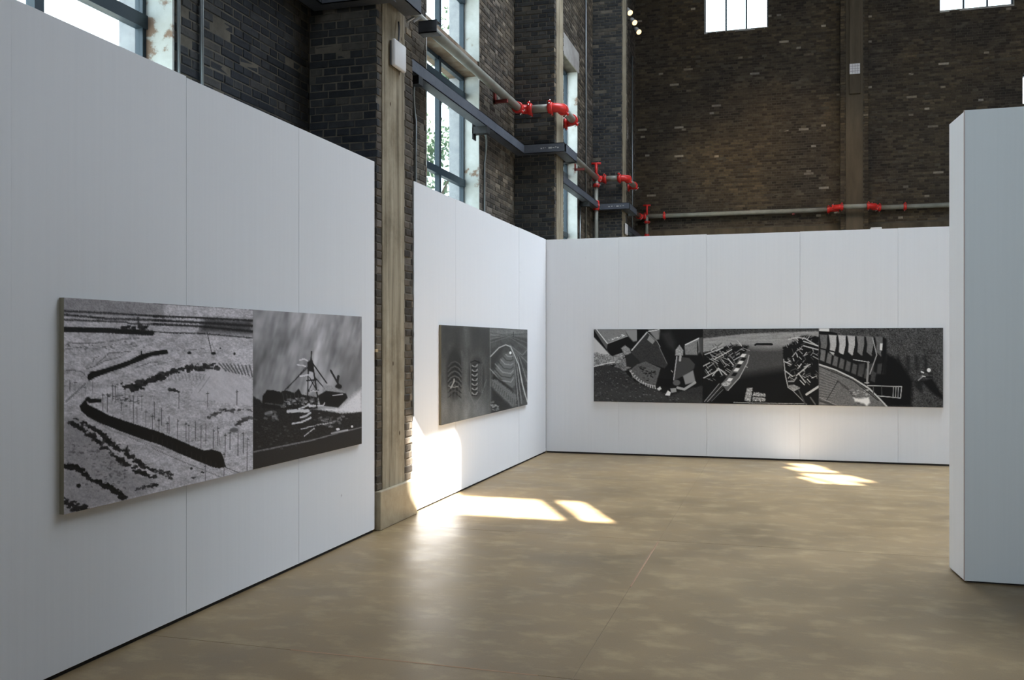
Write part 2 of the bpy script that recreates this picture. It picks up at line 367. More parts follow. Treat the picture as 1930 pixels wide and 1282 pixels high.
# back wall column
p = empty('concrete_column', 'brown concrete column with brick edges and a paper notice, in the middle of the back wall', 'column', loc=(1.785, YB, 0))
local(MB().box(1.46, YB-.30, 0, 2.11, MBk, ZC-.01).build('pier_core', M['mortar_brown']), p)
local(MB().box(1.58, YB-.34, 0, 1.99, YB-.30, ZC-.02).build('concrete_face', M['concrete_far']), p)
local(MB().box(1.66, YB-.40, 7.92, 1.93, YB-.34, ZC).build('concrete_rib', M['concrete_far'], bevel=.01), p)
local(MB().box(1.55, YB-.36, 2.6, 2.02, YB-.3, 4.35).build('render_patch', M['lintel']), p)
tmp = bpy.data.objects.new('tmp', None); C.objects.link(tmp)
def edge_bricks(u0, u1, flip):
    out = []
    r = 0; z = 4.42
    while z < 11.2:
        w_ = (u1-u0) if (r+flip) % 2 == 0 else (u1-u0)*.72
        out.append((u0, u0+w_, z+J/2, z+CO-J/2) if not flip else (u1-w_, u1, z+J/2, z+CO-J/2)); z += CO; r += 1
    return out
place_parts(edge_bricks(1.45, 1.575, 0) + edge_bricks(1.995, 2.12, 1), '-Y', YB-.312, M['brick_brown'], tmp)
for ch in list(tmp.children): ch.parent = p; ch.matrix_parent_inverse = Matrix.Translation(p.location).inverted()
bpy.data.objects.remove(tmp)

# ------------------------------------------------------------ windows
def left_window(n, y0, y1):
    XF = -4.07
    fr = MB()
    for a, b in ((SILL, HEAD1), (SP, HEAD)):
        fr.box(XF, y0, a, XF-.06, y0+.055, b).box(XF, y1-.055, a, XF-.06, y1, b)
        fr.box(XF, y0, a, XF-.06, y1, a+.05).box(XF, y0, b-.05, XF-.06, y1, b)
    W = struct(fr.build('window_%d' % n, M['frame']))
    ym = (y0+y1)/2
    for a, b in ((SILL, HEAD1), (SP, HEAD)):
        MB().box(XF+.012, ym-.035, a, XF-.05, ym+.035, b).build('mullion', M['frame'], W)
    for z, h in ((TR1, .045), (4.86, .05)):
        MB().box(XF+.015, y0, z-h, XF-.055, y1, z+h).build('transom', M['frame'], W)
    MB().box(XF+.012, y0, 6.1, XF-.05, y1, 6.17).build('transom', M['frame'], W)
    for a, b in ((y0+.055, ym-.035), (ym+.035, y1-.055)):
        for za, zb in ((SILL+.05, TR1-.045), (TR1+.045, 4.81), (4.91, HEAD1-.05), (SP+.05, 6.1), (6.17, HEAD-.05)):
            MB().box(XF-.025, a, za, XF-.031, b, zb).build('pane', M['glass'], W)
    for (u0, u1) in ((y0, y0+.02), (y1-.02, y1)):
        MB().box(XF, u0, SILL, XW+.004, u1, HEAD1).box(XF, u0, SP, XW+.004, u1, HEAD).build('reveal', M['plaster'], W)['label'] = 'white plastered reveal'
        MB().box(XF-.06, u0, SILL, XO-.005, u1, HEAD).build('outer_reveal', M['outer'], W)
    MB().box(XO, y0, HEAD1, XW-.02, y1, SP).build('spandrel', M['lintel'], W)
    MB().box(ML, y0-.12, HEAD, XW+.012, y1+.12, HEAD+.40).build('lintel', M['lintel_pale'], W)
    MB().box(XO-.03, y0, SILL-.05, XW+.03, y1, SILL).build('window_sill', M['lintel_pale'], W)
for i, (a, b) in enumerate(WIN): left_window(i+1, a, b)
for i, (x0, x1, z0, z1) in enumerate(BW):
    YW = YB + .16; f = .035
    fr = MB().box(x0, YW, z0, x0+f, YW+.05, z1).box(x1-f, YW, z0, x1, YW+.05, z1).box(x0, YW, z0, x1, YW+.05, z0+f).box(x0, YW, z1-f, x1, YW+.05, z1)
    W = struct(fr.build('window_%d' % (5+i), M['frame'])); k = 3 if x1-x0 > 1 else 1
    for q in range(k):
        a = x0 + f + (x1-x0-2*f)*q/k; b = x0 + f + (x1-x0-2*f)*(q+1)/k
        MB().box(a+.02, YW+.02, z0+f, b-.02, YW+.026, z1-f).build('pane', M['glass'], W)
        if q: MB().box(a-.022, YW-.01, z0+f, a+.022, YW+.05, z1-f).build('mullion', M['frame'], W)
    MB().box(x0, YB, z0-.05, x1, YW, z0).build('window_sill', M['lintel_pale'], W)

# ------------------------------------------------------------ white partitions
def board_run(name, label, axis, cuts, front, top, thick=.09, m=None, tops=None):
    m = m or M['board']
    mid = (cuts[0]+cuts[-1])/2
    P = empty(name, label, 'partition', loc=((front-.05, mid, 0) if axis == 'Y' else (mid, front+.05, 0)))
    for i in range(len(cuts)-1):
        a, b = cuts[i]+.0008, cuts[i+1]-.0008; e = [.0, .001, -.001, .001, -.001][i % 5]; t = top + (tops[i] if tops else [0, .004, -.003][i % 3])
        q = MB().box(front-thick, a, .022, front+e, b, t) if axis == 'Y' else MB().box(a, front-e, .024, b, front+thick, t)
        local(q.build('panel', m, bevel=.0008), P)
    a, b = cuts[0]+.01, cuts[-1]-.01
    q = MB().box(front-thick+.01, a, 0, front-.012, b, .022) if axis == 'Y' else MB().box(a, front+.012, 0, b, front+thick-.01, .024)
    local(q.build('base_strip', M['gap_shade']), P)
    return P
board_run('white_partition', 'long white partition filling the left foreground, carrying the snowy train picture', 'Y', [-1.7, -.48, .77, 2.02, 3.27, 4.51, 5.78, 7.03], XP, 3.07, tops=[.02,.016,.012,.01,.008,0,.0])
board_run('white_partition', 'white partition right of the concrete pier, carrying the boot print picture', 'Y', [7.89, 9.02, 10.22, 11.42, 12.83], XP, 3.055)
board_run('white_partition', 'wide white partition across the back, carrying the three-part picture', 'X', [-3.24, -2.19, -.98, .237, 1.445, 2.66, 3.87, 5.08, 6.3], 12.84, 3.05)
# freestanding block on the right
blk = empty('display_wall', 'tall freestanding display wall with shade-toned front cut by the right edge of the photo', 'partition', loc=(3.5, 6.8, 0))
q = MB().add([(1.146,6.616,.012),(5.6,6.616,.012),(5.6,6.64,.012),(1.146,6.64,.012),(1.146,6.616,3.085),(5.6,6.616,3.085),(5.6,6.64,3.085),(1.146,6.64,3.085)], [(0,3,2,1),(4,5,6,7),(0,1,5,4),(1,2,6,5),(2,3,7,6),(3,0,4,7)])
local(q.build('front_panel', M['board_shaded'], bevel=.002), blk)['label'] = 'white front board toned darker for shade'
q = MB().add([(1.146,6.642,.012),(1.19,6.642,.012),(1.16,6.99,.012),(1.116,6.99,.012),(1.146,6.642,3.08),(1.19,6.642,3.08),(1.16,6.99,3.08),(1.116,6.99,3.08)], [(0,3,2,1),(4,5,6,7),(0,1,5,4),(1,2,6,5),(2,3,7,6),(3,0,4,7)])
local(q.build('side_panel', M['board'], bevel=.002), blk)['label'] = 'white side board'
local(MB().box(1.19, 6.642, .012, 5.6, 6.98, 3.078).build('core', M['board']), blk)
local(MB().box(1.17, 6.63, 0, 5.58, 6.96, .012).build('base_strip', M['gap_shade']), blk)
local(MB().box(1.1435, 6.6135, .012, 1.1475, 6.6175, 3.085).build('corner_bead', M['edge']), blk)

# ------------------------------------------------------------ channel (cable trunking) wrapping the piers
def cprof(kind, a0, a1, c, z0, z1, depth, t=.008):
    """C channel: kind 'Y' runs along Y, web at x=c, flanges towards -X; 'X' runs along X, web at y=c, flanges towards +Y*depth sign"""
    mb = MB()
    if kind == 'Y': mb.box(c-t, a0, z0, c, a1, z1).box(c-depth, a0, z0, c, a1, z0+t).box(c-depth, a0, z1-t, c, a1, z1)
    else: mb.box(a0, c, z0, a1, c+t, z1).box(a0, c, z0, a1, c+depth, z0+t).box(a0, c, z1-t, a1, c+depth, z1)
    return mb
T = empty('steel_trunking', 'dark blue-grey steel trunking that follows the left wall and wraps around each pier', 'trunking', loc=(-3.7, 16, 4.4))
ZA, ZB_ = 4.385, 4.52
def run(mb, name='trunking_run', m='steel'): return local(mb.build(name, M[m]), T)
ends = []
ylast = 4.9
for i, (y0, c0, c1, y1) in enumerate(PIL):
    if i > 0: run(cprof('Y', ylast, y0-.14, -3.67, ZA, ZB_, .14))
    else: run(cprof('Y', 5.0, y0-.14, -3.67, ZA, ZB_, .14))
    run(cprof('X', XW+.06, -3.06, y0-.15, ZA, ZB_, .13))
    if i == 0:
        run(cprof('Y', y0-.14, 7.62, -3.06, ZA+.09, ZB_+.12, .16)); run(cprof('X', XP+.01, -3.05, y1+.10, ZA+.05, ZB_+.03, .12))
        ylast = y1+.1
    else:
        run(cprof('Y', y0-.02, y1+.12, -3.06, ZA, ZB_, .16)); run(cprof('X', -3.66, -3.06, y1+.05, ZA, ZB_, .12)); ylast = y1+.06
run(cprof('Y', ylast, YB-.1, -3.67, ZA, ZB_, .14))
for y in (9.1, 11.45, 15.3, 18.1, 21.3, 24.4, 5.6):
    local(MB().box(XW+.005, y-.06, ZA-.09, -3.66, y+.06, ZA).box(XW+.005, y-.06, ZA-.16, XW+.02, y+.06, ZA+.16).build('bracket', M['black_steel']), T)
for (y0, xs_) in ((13.23, [(-3.42, .02), (-3.385, .012), (-3.36, .02), (-3.30, .05), (-3.24, .03), (-3.2, .02), (-3.17, .025)]), (19.24, [(-3.5, .03), (-3.44, .03), (-3.38, .02), (-3.33, .05), (-3.26, .03), (-3.2, .03)])):
    q = MB()
    for k, (x, l) in enumerate(xs_): q.box(x, y0-.002, 4.44 + (k % 3)*.006, x+l, y0, 4.452 + (k % 2)*.006 + .006)
    local(q.build('chalk_marks', M['chalk']), T)['label'] = 'illegible white marks on the trunking'
# clips on pier 1
for (x, y, z) in ((-3.2, 6.98, 4.47), (-3.15, 7.5, 4.43), (-3.17, 7.7, 4.5)):
    local(MB().tube([(x, y, z-.05), (x+.05, y+.05, z+.0)], .012, 8).build('clip', M['chrome']), T)

# ------------------------------------------------------------ sprinkler main
P = empty('sprinkler_pipe', 'grey fire sprinkler main with red couplings, stepping around the piers and along the back wall', 'pipe', loc=(-3.7, 16, 5))
ZP, RP = 5.03, .058
def coupling(c, ax, rr=.085, ln=.07, bolts=True):
    c = Vector(c); ax = Vector(ax).normalized()
    q = local(MB().tube([c-ax*ln/2, c-ax*ln*.35, c+ax*ln*.35, c+ax*ln/2], [rr*.88, rr, rr, rr*.88], 16).build('coupling', M['red'], smooth=True), P)
    s = ax.orthogonal().normalized(); t = ax.cross(s)
    if abs(s.z) > abs(t.z): s, t = t, s
    for sg in (-1, 1):
        d = t*sg
        l = MB().tube([c + d*rr*.8 - s*0, c + d*(rr+.035)], .022, 8).build('lug', M['red']); l.parent = q; 
        if bolts:
            b = MB().tube([c + d*(rr+.018) - s*.05, c + d*(rr+.018) + s*.05], .010, 8).build('bolt', M['chrome']); b.parent = q
    return q
def piperun(a, b, m='pipe', r=RP): return local(MB().tube([a, b], r, 16).build('pipe_section', M[m], smooth=True), P)
def elbow(c, d1, d2, r=.14):
    """corner c, arriving along d1 and leaving along d2"""
    c, d1, d2 = Vector(c), Vector(d1), Vector(d2); cen = c - d1*r + d2*r; pts = []
    for k in range(9):
        t = k/8*math.pi/2; pts.append(cen + (-d2*math.cos(t) + d1*math.sin(t))*r)
    local(MB().tube(pts, RP*1.18, 16).build('elbow', M['red'], smooth=True), P)
    coupling(c - d1*(r+.01), d1); coupling(c + d2*(r+.01), d2)
EX, EY = Vector((1,0,0)), Vector((0,1,0)); r = .14; XI, XN = -3.72, -3.11
y = 5.0
for i, (y0, c0, c1, y1) in enumerate(PIL):
    ya, yb = y0-.19, y1+.17
    piperun((XI, y, ZP), (XI, ya-r, ZP)); elbow((XI, ya, ZP), EY, EX)
    piperun((XI+r, ya, ZP), (XN-r, ya, ZP)); elbow((XN, ya, ZP), EX, EY)
    piperun((XN, ya+r, ZP), (XN, yb-r, ZP)); elbow((XN, yb, ZP), EY, -EX)
    piperun((XN-r, yb, ZP), (XI+r, yb, ZP)); elbow((XI, yb, ZP), -EX, EY)
    y = yb+r
YP = YB-.15
piperun((XI, y, ZP), (XI, YP-r, ZP)); elbow((XI, YP, ZP), EY, EX)
xa, xb, yf = 1.32, 2.25, YB-.55
piperun((XI+r, YP, ZP), (xa-r, YP, ZP)); elbow((xa, YP, ZP), EX, -EY); piperun((xa, YP-r, ZP), (xa, yf+r, ZP), 'red', RP*.98); elbow((xa, yf, ZP), -EY, EX)
piperun((xa+r, yf, ZP), (xb-r, yf, ZP)); elbow((xb, yf, ZP), EX, EY); piperun((xb, yf+r, ZP), (xb, YP-r, ZP), 'red', RP*.98); elbow((xb, YP, ZP), EY, EX)
piperun((xb+r, YP, ZP), (XR-.05, YP, ZP))
for x in (-3.05, 3.0, 7.2): coupling((x, YP, ZP), EX)
for y in (12.35, 17.6, 23.0):        # hangers
    local(MB().box(XW+.004, y-.03, ZP-.10, XI+.05, y+.03, ZP-.06).box(XW+.004, y-.03, ZP-.11, XW+.03, y+.03, ZP+.12).build('hanger', M['darkred']), P)
for x in (0.3, 4.5):
    local(MB().box(x-.03, YP-.05, ZP-.10, x+.03, YB-.004, ZP-.06).build('hanger', M['darkred']), P)
for (x, y, z1) in ((XI, 19.03, 2.6), (-3.52, YP-.02, 2.6)):   # droppers with tees
    local(MB().tube([(x, y, ZP), (x, y, z1)], .042, 12).build('dropper', M['pipe'], smooth=True), P)
    coupling((x, y, ZP-.16), (0, 0, 1), .07); coupling((x, y, ZP-.58), (0, 0, 1), .07, .2)
    local(MB().tube([(x, y, ZP+.02), (x, y, ZP+.30)], .03, 10).tube([(x-.1, y, ZP+.3), (x+.1, y, ZP+.3)], .025, 10).build('valve', M['red'], smooth=True), P)

# ------------------------------------------------------------ conduits
def conduit(label, pts, r=.011, shadow=0):
    o = MB().tube(pts, r, 10).build('conduit', M['galv'], smooth=True); tag(o, label, 'conduit'); return o
def bend(p0, p1, p2, n=6):
    p0, p1, p2 = map(Vector, (p0, p1, p2)); return [p0*(1-t)**2 + p1*2*t*(1-t) + p2*t*t for t in [k/n for k in range(n+1)]]
XC = XW + .02
conduit('thin vertical conduit on the dark brick wall left of the nearest pier', [(XC, 5.53, 2.3), (XC, 5.53, 6.5)], .015)
conduit('thin vertical conduit at the corner of the leftmost window reveal', [(XC-.006, 5.283, 2.3), (XC-.006, 5.283, 6.5)], .012)
conduit('curved conduit dropping from the trunking just right of the nearest pier', bend((-3.74, 9.12, 4.31), (-3.86, 9.35, 4.31), (XC, 9.42, 4.0)) + [(XC, 9.42, 2.4)], .014)
conduit('curved conduit dropping beside the right reveal of the tall second window', bend((-3.72, 11.5, 4.31), (-3.8, 11.85, 4.31), (XC, 11.86, 4.0)) + [(XC, 11.86, 2.4)], .014)
conduit('long straight conduit on the wall between the middle and farthest piers', [(XC, 18.6, 3.0), (XC, 18.6, 10.6)], .016)
conduit('second short conduit below the trunking between middle and farthest piers', [(XC, 18.02, 2.6), (XC, 18.02, 4.3)], .016)
conduit('thin conduit in the far corner beside the farthest pier', [(XC, 24.75, 2.6), (XC, 24.75, 9.3)], .018)

# ------------------------------------------------------------ access points on pier faces
def box_unit(label, yc, zc):
    t = empty('access_point', label, 'device', 'white wall boxes on the pier faces', (XP, yc, zc-.125))
    local(MB().box(XP, yc-.11, zc-.105, XP+.018, yc+.11, zc+.105).build('back_plate', M['plate_grey']), t)
    o = local(MB().box(XP+.018, yc-.13, zc-.12, XP+.055, yc+.13, zc+.12).build('housing', M['plastic']), t)
    b = o.modifiers.new('bevel', 'BEVEL'); b.width = .03; b.segments = 4; b.limit_method = 'ANGLE'
    for p_ in o.data.polygons: p_.use_smooth = True
    local(MB().tube(bend((XP+.03, yc, zc+.12), (XP+.04, yc+.01, zc+.2), (XP+.02, yc+.03, zc+.31)), .008, 8).build('cable', M['steel'], smooth=True), t)
box_unit('white rounded wall box high on the nearest concrete pier face', 7.455, 4.07)
box_unit('small white wall box on the farthest pier, just above the back partition', 19.75, 4.02)

# ------------------------------------------------------------ spotlights
for k, (y, lab) in enumerate(((21.75, 'topmost of the three small lit spotlights by the farthest pier'), (22.45, 'middle one of the three small lit spotlights by the farthest pier'), (23.15, 'lowest of the three small lit spotlights by the farthest pier'))):
    c = Vector((-3.47, y, 9.43)); d = Vector((.45, -.55, -.62)).normalized()
    t = empty('spotlight', lab, 'lamp', 'three spotlights in the far corner', tuple(c))
    local(MB().tube([c-d*.12, c-d*.1, c+d*.05, c+d*.09], [.035, .055, .06, .07], 14).build('lamp_housing', M['plastic'], smooth=True), t)
    local(MB().tube([c+d*.075, c+d*.094], .062, 14).build('lens', M['lamp_lens']), t)
    local(MB().tube([(XW, y, 9.50), (XW+.02, y, 9.50), tuple(c-d*.06)], [.03, .012, .012], 8).build('arm', M['black_steel']), t)
    sl = spot('spot_bulb', tuple(c+d*.12), tuple(c+d*3), 60, 60, (1, .7, .4)); local(sl, t)
    sl.name = 'bulb'
# notice on the back column
t = empty('paper_notice', 'white paper notice with faint grid, fixed high on the back wall column', 'notice', loc=(1.8, YB-.402, 8.4))
Xn0, Xn1, Zn0, Zn1, Yn = 1.665, 1.915, 8.42, 8.68, YB-.403
local(MB().box(Xn0, Yn, Zn0, Xn1, Yn+.004, Zn1).build('sheet', M['paper']), t)
q = MB()
for k in range(1, 4): q.box(Xn0+.01, Yn-.0015, Zn0+k*.065, Xn1-.01, Yn, Zn0+k*.065+.010)
for k in range(1, 4): q.box(Xn0+k*.0625, Yn-.0015, Zn0+.01, Xn0+k*.0625+.008, Yn, Zn1-.01)
local(q.build('printed_lines', M['ink']), t)
q = MB().box(2.16, YB-.5, 4.43, 2.42, YB-.28, 4.49).box(2.2, YB-.3, 4.45, 2.38, YB, 4.47).build('junction_box', M['plastic'], bevel=.01); tag(q, 'small flat white box peeping over the back partition by the column', 'box')
q = MB().box(XP-.05, 7.032, 1.49, XP+.012, 7.078, 1.515).build('wooden_shim', M['wood'], bevel=.002); tag(q, 'tiny wooden wedge between left partition and nearest pier', 'shim')

# ------------------------------------------------------------ printed photographs
_rs = np.random.RandomState(3); _tab = _rs.rand(256, 256)
def vnoise(x, y):
    xi = np.floor(x).astype(int); yi = np.floor(y).astype(int); fx = x-xi; fy = y-yi
    fx = fx*fx*(3-2*fx); fy = fy*fy*(3-2*fy); g = lambda a, b: _tab[a & 255, b & 255]
    return (g(xi, yi)*(1-fx)+g(xi+1, yi)*fx)*(1-fy) + (g(xi, yi+1)*(1-fx)+g(xi+1, yi+1)*fx)*fy
def fbm(x, y, o=4):
    s = 0; a = .5; t = 0
    for k in range(o): s = s + a*vnoise(x*2**k+17*k, y*2**k+31*k); t += a; a *= .6
    return s/t
class Art:
    def __init__(s, quad, n, m, tint=(1, 1, 1)):
        # quad: four corners tl,tr,br,bl in the drawing's own coordinates
        src = [(0,0),(1,0),(1,1),(0,1)]; A_ = []; b = []
        for (u, v), (x, y) in zip(src, quad):
            A_.append([u, v, 1, 0, 0, 0, -x*u, -x*v]); b.append(x); A_.append([0, 0, 0, u, v, 1, -y*u, -y*v]); b.append(y)
        h = np.append(np.linalg.solve(np.array(A_), np.array(b)), 1).reshape(3, 3)
        U, V = np.meshgrid(np.linspace(0, 1, n+1), np.linspace(0, 1, m+1))
        w_ = h[2,0]*U + h[2,1]*V + h[2,2]
        s.x = (h[0,0]*U + h[0,1]*V + h[0,2])/w_; s.y = (h[1,0]*U + h[1,1]*V + h[1,2])/w_; s.U, s.V = U, V; s.n, s.m = n, m
        s.g = np.full(U.shape, .3); s.tint = tint; s.c = (0, 0, 1)
    def crop(s, x0, y0, k): s.c = (x0, y0, k); return s
    def tp(s, pts): x0, y0, k = s.c; return [(x0+p[0]/k, y0+p[1]/k) for p in pts]
    def _d(s, P, x, y):
        d = np.full(x.shape, 1e9)
        for (ax, ay), (bx, by) in zip(P[:-1], P[1:]):
            vx, vy = bx-ax, by-ay; q = np.clip(((x-ax)*vx+(y-ay)*vy)/(vx*vx+vy*vy+1e-9), 0, 1)
            d = np.minimum(d, np.hypot(x-ax-q*vx, y-ay-q*vy))
        return d
    def blend(s, al, val): s.g = s.g*(1-al) + val*al
    def poly(s, pts, val, a=1, soft=.6, rough=0, nz=0):
        P = s.tp(pts); x, y = s.x, s.y
        if rough: x = x + (fbm(s.x*.5, s.y*.5, 2)-.5)*rough*2; y = y + (fbm(s.x*.5+50, s.y*.5+9, 2)-.5)*rough*2
        ins = np.zeros(x.shape, bool); Q = P + [P[0]]
        for (ax, ay), (bx, by) in zip(Q[:-1], Q[1:]):
            if ay == by: continue
            ins ^= ((ay > y) != (by > y)) & (x < (bx-ax)*(y-ay)/(by-ay)+ax)
        d = s._d(Q, x, y); d = np.where(ins, d, -d); al = np.clip(d/soft*.5+.5, 0, 1)*a
        v = val + (nz*(fbm(s.x*.55, s.y*.8, 3)-.5)*2 if nz else 0); s.blend(al, v); return s
    def line(s, pts, wd, val, a=1, soft=.5, rough=0):
        P = s.tp(pts); wd = wd/s.c[2]/2; x, y = s.x, s.y
        if rough: x = x + (fbm(s.x*.6, s.y*.6, 2)-.5)*rough*2; y = y + (fbm(s.x*.6+50, s.y*.6+9, 2)-.5)*rough*2
        pad = wd+soft+rough*2+1; X = [p[0] for p in P]; Y = [p[1] for p in P]
        mk = (s.x > min(X)-pad) & (s.x < max(X)+pad) & (s.y > min(Y)-pad) & (s.y < max(Y)+pad)
        if mk.any():
            d = s._d(P, x[mk], y[mk]); al = np.clip((wd-d)/soft+.5, 0, 1)*a
            # strokes thinner than a grid step keep their weight
            s.g[mk] = s.g[mk]*(1-al)+val*al
        return s
    def blob(s, x, y, rx, ry, val, a=1, soft=.3):
        (cx_, cy_), = s.tp([(x, y)]); k = s.c[2]; d = np.hypot((s.x-cx_)/(rx/k), (s.y-cy_)/(ry/k)); s.blend(np.clip((1-d)/soft+.5, 0, 1)*a, val); return s
    def scatter(s, pts, n, spread, size, val, a=.8, seed=1):
        rg = random.Random(seed); P = pts
        for _ in range(n):
            k = rg.randrange(len(P)-1); t = rg.random()
            x = P[k][0]*(1-t)+P[k+1][0]*t + rg.gauss(0, spread); y = P[k][1]*(1-t)+P[k+1][1]*t + rg.gauss(0, spread*.7)
            q = size*rg.uniform(.5, 1.5); s.line([(x-q*rg.random(), y), (x+q*rg.random(), y+rg.uniform(-.5, .5)*q)], q*rg.uniform(.5, 1.2), val*rg.uniform(.6, 1.4), a)
        return s
    def grain(s, sx, sy, amp, o=3, ang=0, mask=None):
        c_, n_ = math.cos(ang), math.sin(ang); X = s.x*c_+s.y*n_; Y = -s.x*n_+s.y*c_
        v = (fbm(X*sx, Y*sy, o)-.5)*2*amp; s.g = s.g + (v if mask is None else v*mask); return s
    def build(s, origin, ud, vd, parent, label):
        n, m = s.n, s.m; O, ud, vd = map(np.array, (origin, ud, vd))
        P = O[None, None] + s.U[..., None]*ud + s.V[..., None]*vd
        idx = np.arange((n+1)*(m+1)).reshape(m+1, n+1)
        f = np.stack([idx[:-1, :-1], idx[1:, :-1], idx[1:, 1:], idx[:-1, 1:]], -1).reshape(-1, 4)
        me = bpy.data.meshes.new('print'); me.vertices.add(P.size//3); me.vertices.foreach_set('co', P.reshape(-1))
        me.loops.add(f.size); me.loops.foreach_set('vertex_index', f.reshape(-1)); me.polygons.add(len(f))
        me.polygons.foreach_set('loop_start', np.arange(0, f.size, 4)); me.polygons.foreach_set('loop_total', np.full(len(f), 4)); me.update(calc_edges=True)
        g = np.clip(s.g, .03, .95); lin = ((g+.055)/1.055)**2.4; at = me.color_attributes.new('print', 'FLOAT_COLOR', 'POINT')
        col = np.ones((g.size, 4)); 
        for k in range(3): col[:, k] = lin.reshape(-1)*s.tint[k]
        at.data.foreach_set('color', col.reshape(-1)); me.materials.append(M['print'])
        o = bpy.data.objects.new('photo_print', me); C.objects.link(o); o['label'] = label; return local(o, parent)

# picture 1, left print: snowy quarry railway
ZT, ZBm = 1.775, .765
a1 = Art([(121.3, 560), (477, 587), (479, 886), (121.3, 967)], 300, 190, (1, .95, 1.0)); a1.g[:] = .72
a1.grain(.06, .12, .12).grain(.35, .9, .16)
A_, B_, C_, D_ = (110, 550, 5.827), (290, 560, 5.827), (110, 750, 5.827), (290, 750, 6.745)
a1.crop(*A_).poly([(40, 50), (1165, 130), (1165, 300), (40, 240)], .50, .7, 4, nz=.16)
for pts, wd in (([(60,205),(560,235),(1165,280)],20),([(60,245),(560,295),(1165,320)],24),([(60,300),(560,325),(760,335)],18),([(770,350),(1165,365)],16)): a1.line(pts, wd, .15, .85, 2, 1.2)
a1.line([(40,405),(500,420),(1030,455)], 58, .12, 1, 1.5, 1).scatter([(700,390),(980,400)], 30, 12, 22, .14, seed=5).line([(880,290),(890,400)], 26, .2, .8, 1.5, 2)
a1.crop(*B_).poly([(560,240),(1090,270),(1090,430),(500,395)], .17, .75, 6, 2)
for pts, wd in (([(0,215),(440,235),(1090,275)],22),([(0,258),(500,290),(1090,335)],26),([(0,300),(500,330),(1090,395)],24),([(0,380),(180,398),(540,410),(1090,465)],12),([(0,75),(1090,150)],8)): a1.line(pts, wd, .12, .85, 1.5, 1.2)
a1.crop(*A_)
for pts in ([(130,550),(230,560),(380,560),(560,540),(760,515),(890,510)],[(80,620),(250,600),(330,600)],[(380,770),(400,720),(450,700)],[(400,810),(500,760),(590,735),(710,705)],[(310,840),(400,810),(560,670),(800,655)],[(90,850),(250,860),(300,900)],[(850,830),(920,810),(1000,780),(1100,770)]): a1.line(pts, 9, .32, .7, .8, 1.2)
a1.line([(90,1190),(300,1000)], 22, .45, .7).scatter([(90,560),(300,640),(500,600),(700,560),(1000,600)], 45, 30, 14, .38, .5, 2)
a1.poly([(330,900),(360,868),(420,860),(600,810),(780,750),(900,690),(1060,655),(1170,638),(1170,692),(1050,700),(900,760),(720,830),(560,880),(420,930),(340,970),(320,930)], .08, 1, .6, .5)
a1.line([(918,650),(918,700)], 14, .15).crop(*B_).poly([(-10,598),(150,580),(165,625),(-10,647)], .08)
a1.poly([(400,1120),(600,830),(700,750),(880,850),(960,900),(1090,930),(1090,1200),(700,1140)], .78, .9, 2, 1, .05).grain(.25, .05, .04, ang=-.9)
for k in range(9): a1.line([(720+k*42, 735+k*4), (800+k*36, 820+k*8)], 15, .30, .75, 1.2, 1)
a1.line([(400,1110),(560,850),(700,750)], 9, .8, .8).line([(500,1050),(620,880)], 8, .45, .5)
for pts, n_, sp in (([(20,890),(110,840),(240,810),(330,790)],34,16),([(330,790),(480,780),(600,770),(700,745)],44,22),([(170,1010),(270,1030)],8,8)): a1.scatter(pts, n_, sp, 26, .2, .85, 7)
for k in range(12): a1.line([(110+k*40, 850), (140+k*38, 920)], 8, .4, .4, 1, 1)
a1.poly([(170,940),(400,930),(300,1000),(190,990)], .72, .7, 3)
a1.line([(590,400),(640,620)], 9, .25, .9).line([(640,500),(680,620)], 4, .35, .8).blob(660,628,26,16,.12).blob(395,618,24,14,.12).blob(890,634,14,12,.15).blob(735,572,14,6,.2)
a1.line([(200,592),(360,590),(560,575)], 8, .4, .7, .8, 1).line([(0,750),(200,710),(340,690)], 6, .42, .7, .8, 1)
a1.crop(*A_).scatter([(710,1010),(860,1060),(930,1010),(1060,950),(1160,930)], 60, 18, 30, .15, .9, 3).poly([(320,1160),(480,1165),(478,1208),(340,1210)], .12).blob(330,1170,30,26,.13)
a1.crop(*C_).poly([(70,200),(260,220),(480,480),(800,800),(1150,960),(760,1100),(60,1260)], .52, .6, 5, 3, .12)
a1.scatter([(90,560),(600,640),(700,900),(200,900)], 160, 90, 14, .33, .5, 4)
a1.scatter([(200,220),(450,350),(600,500),(760,610),(900,720),(1100,800)], 120, 12, 24, .14, .85, 5)
a1.scatter([(120,240),(300,350),(500,520),(700,680),(880,800),(1060,870)], 120, 12, 24, .15, .85, 6)
a1.scatter([(80,725),(200,745),(350,870),(550,960),(750,1090)], 130, 12, 30, .10, .9, 7).line([(80,735),(200,760),(350,880),(560,980),(750,1090)], 22, .14, .8, 1, 1.5)
a1.scatter([(850,1000),(1100,950)], 30, 14, 20, .2, .8, 8).scatter([(80,1120),(200,1200),(320,1200)], 60, 30, 26, .14, .8, 9).blob(228,948,26,24,.12)
a1.poly([(720,580),(775,500),(765,590)], .14).line([(330,190),(600,350),(900,455),(1165,560)], 22, .38, .35, 2)
a1.line([(780,420),(1165,590)], 5, .4, .8).line([(780,440),(1165,612)], 4, .8, .7)
a1.poly([(235,75),(300,5),(330,60),(420,105),(560,180),(780,258),(1000,330),(1172,388),(1172,522),(1000,470),(800,400),(600,320),(450,260),(320,190),(255,130)], .08, 1, .6, .6)
a1.crop(*D_).poly([(-5,398),(180,470),(300,520),(480,600),(650,670),(750,655),(860,690),(890,740),(930,880),(850,897),(760,880),(560,800),(350,710),(150,620),(-5,545)], .08, 1, .6, .8)
for k in range(14): a1.line([(k*62-5, 470+k*27), (k*62-5, 530+k*27)], 12, .17, .7)
